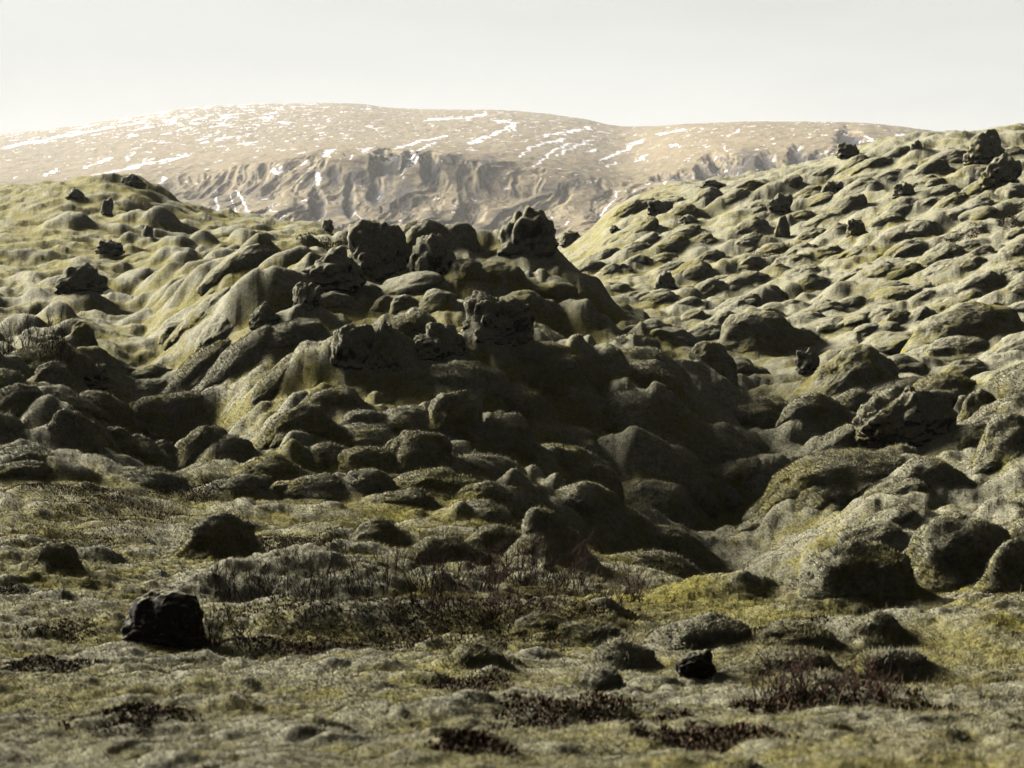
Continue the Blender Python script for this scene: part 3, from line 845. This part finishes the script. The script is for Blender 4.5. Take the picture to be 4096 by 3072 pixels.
Hm = steep * ((5 + 5 * rgm) * np.clip(er - 1.1, -2.2, 0) + 1.2 * g1 + .4 * g4)
Hm += 1.4 * fbm2(XM / 60, YM / 60, 5, 340) + .9 * (1 - steep) * fbm2(XM / 18, YM / 30, 4, 350)
# ledges of bare rock
Zb = Sm * DM
led = .5 * np.tanh(6 * np.sin((Zb + 5 * noise2(XM / 50, YM / 50, 360)) / 4.2))
Hm += steep * 1.5 * led * sstep(.0, .5, noise2(XM / 90, YM / 200, 370) + .25)
# alcoves below the rim: (px, row, half width px, half height px, depth m)
SMr = Sm
for (px, r, hw, hh, dp) in [(1550, 650, 60, 45, 9), (1640, 640, 25, 30, 6), (1720, 670, 32, 55, 6), (1500, 760, 25, 50, 5), (2870, 690, 75, 65, 13),
                            (2720, 705, 95, 16, 8), (3180, 640, 30, 50, 7), (3390, 560, 45, 45, 7), (1270, 815, 30, 50, 7), (3060, 650, 35, 40, 6), (3260, 650, 26, 45, 6),
                            (1400, 800, 22, 60, 5), (1340, 700, 24, 30, 3)]:
    s0 = row2s(r)
    q = ((PM - px) / hw) ** 2 + ((SMr - s0) / (hh / F)) ** 2
    q = q + .8 * fbm2(XM / 14, YM / 60, 4, 375)
    Hm -= dp * (1 - sstep(.2, 1.8, q)) * .9
# scree cones
for (px, r0, r1, hw) in [(1140, 760, 980, 150), (1010, 850, 990, 70), (1720, 790, 960, 70), (2350, 830, 1000, 120)]:
    t = np.clip((row2s(r0) - SMr) / (row2s(r0) - row2s(r1)), 0, 1)
    Hm += 9 * t * np.exp(-((PM - px) / (hw * (.12 + t))) ** 2)
ZM = EYE + Zb + Hm
# snow lying in streaks and patches
rows = (row2s(400) - SMr) * F + 400
snow = np.zeros_like(ZM)
wpx = PM + 14 * noise2(XM / 25, YM / 60, 401); wrw = rows + 7 * noise2(XM / 25 + 9, YM / 60, 402)
streaks = [([(310, 712), (480, 680), (650, 640), (760, 616)], 7), ([(650, 650), (760, 618)], 5), ([(590, 745), (665, 705)], 8), ([(635, 765), (665, 755)], 5),
           ([(0, 600), (150, 560), (330, 530), (450, 510)], 6), ([(120, 570), (300, 540)], 5), ([(355, 668), (450, 630)], 7), ([(190, 700), (230, 675)], 8), ([(510, 640), (540, 610)], 7),
           ([(860, 780), (880, 860), (890, 880)], 5), ([(925, 770), (945, 830), (970, 880)], 4), ([(950, 740), (975, 800), (1000, 850)], 4),
           ([(1090, 660), (1115, 680), (1130, 660)], 12), ([(1160, 660), (1175, 655)], 6), ([(1280, 690), (1275, 735)], 10), ([(1080, 830), (1110, 870), (1105, 900)], 4),
           ([(1300, 610), (1340, 600)], 6), ([(1400, 640), (1415, 620)], 4), ([(1450, 600), (1500, 590)], 6), ([(1590, 590), (1680, 565), (1780, 545)], 6), ([(1670, 600), (1740, 570)], 6),
           ([(1980, 480), (2060, 490), (2010, 520), (1950, 545), (1880, 570)], 9), ([(2070, 492), (2040, 525)], 9), ([(1870, 475), (1940, 455)], 8), ([(1700, 480), (1850, 470)], 5),
           ([(2080, 625), (2120, 590), (2180, 570), (2260, 555)], 7), ([(2140, 660), (2210, 600), (2280, 572)], 7), ([(2230, 620), (2260, 600), (2360, 560)], 7), ([(2180, 540), (2290, 525), (2360, 510)], 8),
           ([(2400, 640), (2500, 595), (2560, 565)], 8), ([(2350, 600), (2380, 592)], 8), ([(2430, 660), (2460, 650)], 7), ([(2540, 640), (2575, 620)], 7), ([(2510, 575), (2560, 560)], 5),
           ([(2400, 860), (2450, 800), (2470, 770)], 5), ([(2265, 895), (2280, 880)], 4), ([(2630, 535), (2730, 515)], 5), ([(2680, 580), (2720, 578)], 5), ([(2900, 545), (2950, 520)], 5), ([(2890, 570), (2900, 600)], 4),
           ([(2655, 730), (2665, 720)], 8), ([(1270, 870), (1285, 860)], 12), ([(3460, 548), (3480, 558)], 10), ([(3580, 540), (3620, 540)], 5), ([(1110, 930), (1112, 960)], 4), ([(1430, 850), (1450, 880)], 4)]
for pts, wd in streaks:
    for (a, b), (c, e) in zip(pts[:-1], pts[1:]):
        dx, dy = c - a, (e - b) * 1.0
        t = np.clip(((wpx - a) * dx + (wrw - b) * dy) / (dx * dx + dy * dy), 0, 1)
        dist = np.hypot(wpx - a - t * dx, (wrw - b - t * dy) * 1.5)
        snow = np.maximum(snow, 1 - sstep(wd * .45, wd * 1.15, dist + 5 * noise2(XM / 7, YM / 12, 409)))
spk = fbm2((XM + YM * .08) / 34, (YM - XM * .5) / 60, 6, 420, .65)
upl = sstep(660, 470, rows) * sstep(1900, 700, PM) * (1 - .75 * sstep(500, 330, PM) * sstep(520, 600, rows))
snow = np.maximum(snow, sstep(.42, .66, spk + .60 * upl - .40) * .9 * sstep(720, 620, rows))
spk2 = fbm2(XM / 14, YM / 30, 4, 430, .6)
spk3 = fbm2((XM + YM * .1) / 9, (YM - XM * .4) / 30, 4, 425, .65)
snow = np.maximum(snow, .65 * sstep(.46, .70, spk3 + .55 * upl - .42) * sstep(660, 560, rows))
snow = np.maximum(snow, sstep(.84, .94, spk2 + .12 * sstep(640, 520, rows)))

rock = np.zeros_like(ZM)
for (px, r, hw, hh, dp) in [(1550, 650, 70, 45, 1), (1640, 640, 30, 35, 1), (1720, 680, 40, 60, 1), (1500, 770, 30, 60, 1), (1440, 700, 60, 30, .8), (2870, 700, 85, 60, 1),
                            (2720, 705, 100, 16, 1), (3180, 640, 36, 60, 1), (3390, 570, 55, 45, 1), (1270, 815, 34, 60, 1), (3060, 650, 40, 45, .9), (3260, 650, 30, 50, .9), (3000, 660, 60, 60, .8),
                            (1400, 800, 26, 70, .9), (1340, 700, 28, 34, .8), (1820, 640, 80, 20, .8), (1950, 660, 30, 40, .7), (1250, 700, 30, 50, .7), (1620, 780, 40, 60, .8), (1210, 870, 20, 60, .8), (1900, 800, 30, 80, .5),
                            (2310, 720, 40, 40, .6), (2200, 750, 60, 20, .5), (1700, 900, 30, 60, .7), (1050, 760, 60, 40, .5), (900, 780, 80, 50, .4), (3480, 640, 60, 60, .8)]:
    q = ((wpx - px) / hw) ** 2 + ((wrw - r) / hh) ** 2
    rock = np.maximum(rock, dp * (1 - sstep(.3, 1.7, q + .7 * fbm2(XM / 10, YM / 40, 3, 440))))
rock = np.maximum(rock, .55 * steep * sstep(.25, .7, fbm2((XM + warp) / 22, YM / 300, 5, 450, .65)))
m, nt, b = new_mat('mountain_slopes')
geo = N(nt, 'ShaderNodeNewGeometry'); pos = geo.outputs['Position']
sep = N(nt, 'ShaderNodeSeparateXYZ'); nt.links.new(geo.outputs['Normal'], sep.inputs[0])
n1 = tex(nt, pos, .02, 8, .65, .5); n2 = tex(nt, pos, .12, 6, .7)
c = mixc(nt, mrange(nt, n1, .35, .65), (.245, .200, .112), (.215, .165, .095))
c = mixc(nt, mrange(nt, n2, .45, .72), c, (.13, .10, .062))
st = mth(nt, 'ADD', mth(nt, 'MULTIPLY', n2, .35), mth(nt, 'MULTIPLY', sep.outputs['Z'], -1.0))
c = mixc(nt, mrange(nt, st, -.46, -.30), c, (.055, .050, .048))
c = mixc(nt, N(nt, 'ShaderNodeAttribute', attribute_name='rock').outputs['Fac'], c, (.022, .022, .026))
snow_a = N(nt, 'ShaderNodeAttribute', attribute_name='snow').outputs['Fac']
c = mixc(nt, mrange(nt, snow_a, .25, .85), c, (.68, .66, .67))
nt.links.new(c, b.inputs['Base Color']); b.inputs['Roughness'].default_value = .95; b.inputs['Specular IOR Level'].default_value = .05
nt.links.new(bump(nt, tex(nt, pos, .25, 6, .7), .6, 2.0), b.inputs['Normal'])
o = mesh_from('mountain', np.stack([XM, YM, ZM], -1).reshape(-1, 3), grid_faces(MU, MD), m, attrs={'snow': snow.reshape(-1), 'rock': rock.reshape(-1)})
tag(o, 'hazy brown mountain with snow streaks and gullied cliffs across the background', 'mountain', kind='structure')

# ------------------------------------------------------------------ twigs, heather, grass
M_twig = plain_material('twig_bark', (.055, .024, .016), (.13, .075, .05), 3.0)
M_heather = plain_material('heather_leaf', (.046, .030, .016), (.155, .092, .045), attr='tone')
M_moss_fuzz = plain_material('moss_fuzz', (.225, .190, .034), (.37, .340, .225), attr='tone')
M_straw = plain_material('dry_grass', (.15, .12, .045), (.30, .24, .12), attr='tone')


def tubes(paths, rads, sides=3):
    V = []; Fq = []
    for p, r in zip(paths, rads):
        n = len(p); b0 = len(V)
        for i, q in enumerate(p):
            rr = r * (1 - .7 * i / (n - 1))
            for k in range(sides):
                a = 2 * math.pi * k / sides
                V.append((q[0] + rr * math.cos(a), q[1] + rr * math.sin(a), q[2]))
        for i in range(n - 1):
            for k in range(sides):
                k2 = (k + 1) % sides
                Fq.append((b0 + i * sides + k, b0 + i * sides + k2, b0 + (i + 1) * sides + k2, b0 + (i + 1) * sides + k))
    return V, Fq


def shrub(px, pb, w, h, label, n=26, seed=0, group='bare twiggy shrubs in the moss'):
    x, d, z = hit(px, pb)
    k = d / F; W, Hh = w * k, h * k
    rr = random.Random(seed + px)
    paths = []; rads = []

    def grow(p, dirv, L, r, lvl):
        pts = [p]; q = list(p); dv = list(dirv)
        for _ in range(5):
            dv = [dv[0] + rr.gauss(0, .22), dv[1] + rr.gauss(0, .22), dv[2] + rr.gauss(.03, .10)]
            m_ = math.sqrt(sum(t * t for t in dv))
            q = [q[i] + dv[i] / m_ * L / 5 for i in range(3)]
            pts.append(tuple(q))
        paths.append(pts); rads.append(r)
        if lvl < 2:
            for _ in range(rr.randint(2, 3)):
                j = rr.randint(1, 4)
                grow(pts[j], (dv[0] + rr.gauss(0, .7), dv[1] + rr.gauss(0, .7), dv[2] + .2), L * rr.uniform(.35, .6), r * .65, lvl + 1)
    for _ in range(n):
        bx = rr.uniform(-.5, .5) * W; by = rr.uniform(-.25, .25) * W
        bz = float(height(x + bx, d + by)) - z - .02
        grow((bx, by, bz), (rr.gauss(0, .4), rr.gauss(0, .4), 1), Hh * rr.uniform(.7, 1.4), .0065 * max(1, d / 24), 0)
    V, Fq = tubes(paths, rads)
    o = mesh_from('shrub', V, Fq, M_twig, loc=(x, d, z))
    tag(o, label, 'shrub', group)


for i, (px, pb, w, h, n, lab) in enumerate([
    (960, 2400, 260, 130, 40, 'bare shrub at the left end of the twig belt'),
    (1190, 2390, 260, 120, 40, 'bare shrub second from the left end of the twig belt'),
    (1420, 2370, 260, 120, 40, 'low bare shrub left of centre in the twig belt'),
    (1650, 2360, 260, 150, 44, 'bare shrub before the long low centre boulder'),
    (1870, 2350, 240, 190, 44, 'tall bare shrub in the centre of the twig belt'),
    (2080, 2340, 240, 180, 44, 'reddish bare shrub below the hooded boulder'),
    (2290, 2370, 240, 170, 42, 'reddish bare shrub at the right part of the twig belt'),
    (2480, 2420, 190, 150, 30, 'last thin shrub at the right end of the twig belt'),
    (1750, 2460, 300, 120, 34, 'dark tangled shrub in the dip before the twig belt'),
    (2080, 2460, 300, 120, 34, 'tangled shrub right of the dark tangled one in the dip'),
    (1300, 2480, 260, 90, 24, 'short dry shrub on the front slope of the dip'),
    (900, 2580, 230, 160, 30, 'thin shrub right of the big black rock'),
    (110, 1420, 260, 130, 40, 'pale stemmed bare shrub at the left edge on the hill'),
    (240, 1440, 150, 80, 24, 'low brown shrub beside the pale stemmed shrub'),
    (3150, 2790, 260, 140, 34, 'orange tipped shrub in the right foreground'),
    (3420, 2790, 260, 130, 30, 'dark shrub right of the orange tipped shrub'),
    (1180, 2260, 120, 60, 14, 'small sprig on the moss left of the centre boulder')]):
    shrub(px, pb, w, h, lab, n, i * 13)


def heather(px, py, w, h, label, n=900, seed=0, tall=.07):
    """a mat of small upright sprigs over an irregular patch of ground"""
    x, d, z = hit(px, py)
    xa, da, _ = hit(px, py + h / 2); xb, db, _ = hit(px, py - h / 2)
    W = w * 1.2 * d / F; L = min(max(abs(db - da), W * .35), W * 1.6)
    rg = np.random.default_rng(seed + int(px))
    n = int(n * (2.2 if d < 20 else 1.6)); u = rg.uniform(-1.15, 1.15, n * 3); v = rg.uniform(-1.25, 1.25, n * 3)
    keep = (u * u + v * v + .8 * fbm2(u * 2.4 + px, v * 1.6 + py, 4, 7)) < .8 * rg.uniform(-.1, 1.3, n * 3)
    u, v = u[keep][:n], v[keep][:n]
    gx = x + u * W / 2; gy = d + v * L / 2
    gz = height(gx, gy)
    m_ = len(gx)
    big = max(1.0, d / 30)
    ht = .58 * tall * big ** .8 * rg.uniform(.3, 1.15, m_); wd = .0048 * big * rg.uniform(.6, 1.4, m_)
    a = rg.uniform(0, 6.28, m_); lx = rg.normal(0, .35, m_) * ht; ly = rg.normal(0, .35, m_) * ht
    ca, sa = np.cos(a) * wd, np.sin(a) * wd
    base = np.stack([gx - x, gy - d, gz - z - .01], -1)
    P = np.stack([base + np.stack([-ca, -sa, 0 * ca], -1), base + np.stack([ca, sa, 0 * ca], -1),
                  base + np.stack([lx * .6 + ca * 1.4, ly * .6 + sa * 1.4, ht * .65], -1), base + np.stack([lx, ly, ht], -1),
                  base + np.stack([lx * .6 - ca * 1.4, ly * .6 - sa * 1.4, ht * .65], -1)], 1).reshape(-1, 3)
    i0 = np.arange(m_)[:, None] * 5
    Fq = np.concatenate([i0 + np.array([[0, 1, 2, 4]]), i0 + np.array([[4, 2, 3, 3]])])[:m_]
    tri = i0 + np.array([[4, 2, 3]])
    me_f = np.concatenate([np.concatenate([i0 + np.array([[0, 1, 2]]), i0 + np.array([[0, 2, 4]])]), tri])
    tone = np.repeat(rg.uniform(0, 1, m_) ** 1.6, 5)
    o = mesh_from('heather', P, me_f, M_heather, attrs={'tone': tone}, smooth=False, loc=(x, d, z))
    tag(o, label, 'heather', 'heather patches in the moss')


for i, (px, py, w, h, n, lab) in enumerate([
    (320, 1945, 460, 60, 2200, 'long dark heather strip below the left lump field'),
    (800, 1960, 380, 50, 1800, 'heather strip running right from the left lump field'),
    (460, 2050, 560, 110, 3600, 'widest heather patch on the left moss flat'),
    (330, 2160, 420, 80, 2200, 'heather patch behind the single pale boulder'),
    (1130, 2180, 460, 170, 6000, 'dark heather bank beside the half shaded round boulder'),
    (30, 2370, 160, 70, 900, 'heather patch cut by the left edge on the flat'),
    (1450, 2420, 950, 120, 7500, 'long dark heather band under the twig belt'),
    (2050, 2400, 850, 130, 7500, 'dark heather hollow in the middle of the twig belt'),
    (1250, 2590, 900, 60, 2600, 'brown heather in the dip right of the big black rock'),
    (250, 2560, 330, 70, 900, 'brown heather left of the big black rock'),
    (150, 2660, 420, 60, 1300, 'brown heather in the lower left foreground'),
    (1870, 2755, 380, 80, 1600, 'orange red heather patch in the centre foreground'),
    (3120, 2825, 300, 60, 1300, 'deep red heather patch in the right foreground'),
    (3420, 2830, 620, 50, 1500, 'thin red heather strip in the right foreground'),
    (2350, 2900, 700, 110, 2600, 'dark red heather sprawl at the bottom right of centre'),
    (2850, 2960, 500, 100, 1700, 'heather patch at the bottom between centre and right'),
    (560, 2830, 420, 50, 1100, 'heather strip in the left foreground moss'),
    (1900, 3000, 320, 70, 900, 'small heather patch at the bottom edge of the centre'),
    (3050, 2520, 420, 40, 1300, 'dark heather fringe under the green slope at the right'),
    (1330, 1000, 220, 40, 1400, 'red brown heather ledge left of the tallest knob'),
    (3850, 935, 170, 60, 900, 'round brown heather patch on the upper right hill'),
    (4060, 870, 130, 60, 800, 'brown heather patch at the right edge of the hill'),
    (3120, 1010, 200, 60, 800, 'rust coloured heather below the tall dark crag'),
    (3560, 1610, 330, 60, 900, 'dark heather cap above the rusty faced boulder'),
    (3960, 1230, 90, 30, 300, 'rusty heather streak on the longest oval boulder'),
    (1000, 1050, 160, 40, 500, 'brown heather strip at the left end of the mound crest')]):
    heather(px, py, w, h, lab, n, i * 7)


def blades(name, u, d, ht, wd, lean, tone, mat, bend=.35):
    n = len(u)
    gx, gy = u * d, d
    gz = height(gx, gy) - .01
    a = RNG.uniform(0, 6.28, n); ca, sa = np.cos(a) * wd, np.sin(a) * wd
    lx, ly = RNG.normal(0, lean, n) * ht, RNG.normal(0, lean, n) * ht
    base = np.stack([gx, gy, gz], -1)
    P = np.stack([base + np.stack([-ca, -sa, 0 * ca], -1), base + np.stack([ca, sa, 0 * ca], -1), base + np.stack([lx, ly, ht], -1)], 1).reshape(-1, 3)
    Fq = np.arange(3 * n).reshape(-1, 3)
    return mesh_from(name, P, Fq, mat, attrs={'tone': np.repeat(tone, 3)}, smooth=False)


# short woolly moss pile on the near ground
n = 1300000
u = RNG.uniform(-.30, .30, n); d = np.exp(RNG.uniform(math.log(6.5), math.log(60), n))
patch = fbm2(u * d * .9, d * .9, 4, 501) + .6 * (sample(hump, u, d) - .5)
tone = np.clip(.5 + .55 * patch + RNG.normal(0, .10, n), 0, 1)
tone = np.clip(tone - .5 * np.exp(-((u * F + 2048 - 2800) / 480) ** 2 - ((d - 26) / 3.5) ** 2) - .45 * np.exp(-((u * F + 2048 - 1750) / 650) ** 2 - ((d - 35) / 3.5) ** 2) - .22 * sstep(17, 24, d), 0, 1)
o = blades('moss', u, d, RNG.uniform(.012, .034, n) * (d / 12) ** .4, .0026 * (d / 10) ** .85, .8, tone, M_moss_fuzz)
tag(o, 'woolly pile of grey and olive moss over the near ground', 'moss', kind='stuff')
# the same pile on the nearer boulders
bp, bn, bd = [], [], []
for P, Fc, d, kd in SKIN:
    if d > 62: continue
    a, b_, c_ = P[Fc[:, 0]], P[Fc[:, 1]], P[Fc[:, 2]]
    nv = np.cross(b_ - a, c_ - a); ar = np.linalg.norm(nv, axis=1) / 2
    nv = nv / np.maximum(ar * 2, 1e-9)[:, None]
    vis = ((nv[:, 1] < .35) & (nv[:, 2] > (-.15 if kd == 'moss' else .25)))
    pr = ar * vis
    m_ = int(pr.sum() * 4600 * (18 / d) ** 1.5)
    if m_ < 5: continue
    k = RNG.choice(len(ar), m_, p=pr / pr.sum())
    r1_, r2_ = RNG.uniform(0, 1, m_), RNG.uniform(0, 1, m_)
    fl = r1_ + r2_ > 1; r1_[fl] = 1 - r1_[fl]; r2_[fl] = 1 - r2_[fl]
    bp.append(a[k] + (b_ - a)[k] * r1_[:, None] + (c_ - a)[k] * r2_[:, None]); bn.append(nv[k]); bd.append(np.full(m_, d))
bp = np.concatenate(bp); bn = np.concatenate(bn); bd = np.concatenate(bd)
m_ = len(bp); print('pile on boulders', m_)
L_ = RNG.uniform(.010, .030, m_) * (bd / 14) ** .4
tip = bp + (bn + RNG.normal(0, .5, (m_, 3)) + np.array([0, 0, .25])) * L_[:, None]
sd = RNG.normal(0, 1, (m_, 3)); sd = np.cross(sd, bn); sd = sd / np.linalg.norm(sd, axis=1)[:, None] * (.0019 * (bd / 10) ** .85)[:, None]
Pm = np.stack([bp - sd - bn * .004, bp + sd - bn * .004, tip], 1).reshape(-1, 3)
tn = np.clip(.6 + .55 * fbm3(bp, .9, 3, 601) + RNG.normal(0, .09, m_), 0, 1)
o = mesh_from('moss', Pm, np.arange(3 * m_).reshape(-1, 3), M_moss_fuzz, attrs={'tone': np.repeat(tn, 3)}, smooth=False)
tag(o, 'woolly moss pile growing over the nearer boulders', 'moss', kind='stuff')
# thin dry grass
n = 9000
u = RNG.uniform(-.30, .30, n); d = np.exp(RNG.uniform(math.log(7), math.log(30), n))
w_ = np.clip(.12 + sstep(.10, .22, u) * sstep(24, 14, d) + .5 * fbm2(u * d * .5, d * .5, 3, 511), 0, 1)
k = RNG.uniform(0, 1, n) < w_
u, d = u[k], d[k]
o = blades('grass', u, d, RNG.uniform(.05, .17, len(u)), .0022 * (d / 12) ** .7, .35, RNG.uniform(0, 1, len(u)), M_straw)
tag(o, 'thin dry straw coloured grass among the foreground moss', 'grass', kind='stuff')

# ------------------------------------------------------------------ camera
cam = bpy.data.cameras.new('camera'); co = bpy.data.objects.new('camera', cam); COL.objects.link(co)
cam.sensor_width = 36; cam.lens = 36 * F / 4096
co.location = (0, 0, EYE); co.rotation_euler = (math.pi / 2 - PITCH, 0, 0)
cam.clip_start = .1; cam.clip_end = 20000
cam.dof.use_dof = True; cam.dof.focus_distance = 40; cam.dof.aperture_fstop = 3.5
sc.camera = co

# ------------------------------------------------------------------ light
SUN_AZ, SUN_EL = math.radians(-48), math.radians(24)     # azimuth from +Y towards +X
sun = bpy.data.lights.new('sun', 'SUN'); so = bpy.data.objects.new('sun', sun); COL.objects.link(so)
sun.energy = 5.0; sun.angle = math.radians(27.0); sun.color = (1, .975, .935)
so.rotation_euler = (math.pi / 2 - SUN_EL, 0, -SUN_AZ + math.pi)
from mathutils import Vector
dv = Vector((math.sin(SUN_AZ) * math.cos(SUN_EL), math.cos(SUN_AZ) * math.cos(SUN_EL), math.sin(SUN_EL)))
so.rotation_euler = dv.to_track_quat('Z', 'Y').to_euler()

w = bpy.data.worlds.new('World'); sc.world = w; w.use_nodes = True
nt = w.node_tree; bg = nt.nodes['Background']
sky = N(nt, 'ShaderNodeTexSky', sky_type='NISHITA'); sky.sun_disc = False
sky.sun_elevation = SUN_EL; sky.sun_rotation = SUN_AZ
sky.air_density = 1.0; sky.dust_density = 3.0
hs = N(nt, 'ShaderNodeHueSaturation'); hs.inputs['Saturation'].default_value = .12
nt.links.new(sky.outputs[0], hs.inputs['Color'])
tc = N(nt, 'ShaderNodeTexCoord'); sp = N(nt, 'ShaderNodeSeparateXYZ'); nt.links.new(tc.outputs['Generated'], sp.inputs[0])
cl = tex(nt, scaled(nt, tc.outputs['Generated'], (1.6, 1.6, 7)), 2.2, 5, .5, .3)
# luminous sky ahead; the unseen part overhead and behind is dimmed to cut fill
up = mrange(nt, sp.outputs['Z'], .18, .27, 1, 0)
fr = mrange(nt, sp.outputs['Y'], .35, .88, 0, 1)
lum = mth(nt, 'ADD', mth(nt, 'MULTIPLY', mth(nt, 'MULTIPLY', up, fr), 3.3), .34)
lum = mth(nt, 'MULTIPLY', lum, mrange(nt, cl, .35, .65, .93, 1.04))
mm = N(nt, 'ShaderNodeVectorMath', operation='SCALE'); mm.inputs[0].default_value = (.98, 1.0, .965)
nt.links.new(lum, mm.inputs['Scale'])
mixn = N(nt, 'ShaderNodeMix', data_type='RGBA'); mixn.inputs[0].default_value = .993
nt.links.new(hs.outputs[0], mixn.inputs[6]); nt.links.new(mm.outputs[0], mixn.inputs[7])
nt.links.new(mixn.outputs[2], bg.inputs['Color']); bg.inputs['Strength'].default_value = .05

# ------------------------------------------------------------------ haze
bm = bmesh.new(); bmesh.ops.create_cube(bm, size=1)
me = bpy.data.meshes.new('haze'); bm.to_mesh(me); bm.free()
hz = bpy.data.objects.new('haze', me); COL.objects.link(hz)
zb, zt = float(min(Zg.min(), ZM.min())) - 1, float(max(ZM.max(), Zg.max())) + 12
hz.scale = (4600, 5200, zt - zb); hz.location = (0, 2200, (zb + zt) / 2)
hm = bpy.data.materials.new('haze'); hm.use_nodes = True; nt = hm.node_tree
nt.nodes.remove(nt.nodes['Principled BSDF'])
pv = N(nt, 'ShaderNodeVolumePrincipled'); pv.inputs['Color'].default_value = (.96, .95, .93, 1)
pv.inputs['Density'].default_value = 0.00005; pv.inputs['Anisotropy'].default_value = .15
nt.links.new(pv.outputs[0], nt.nodes['Material Output'].inputs['Volume'])
me.materials.append(hm)
tag(hz, 'pale haze in the air thickening towards the distant mountain', 'haze', kind='stuff')

# ------------------------------------------------------------------ render settings
sc.render.engine = 'CYCLES'
sc.view_settings.view_transform = 'Standard'; sc.view_settings.look = 'None'
sc.view_settings.exposure = 1.88; sc.view_settings.gamma = 1.0
sc.cycles.max_bounces = 5; sc.cycles.diffuse_bounces = 0; sc.cycles.volume_bounces = 1
sc.cycles.use_denoising = True
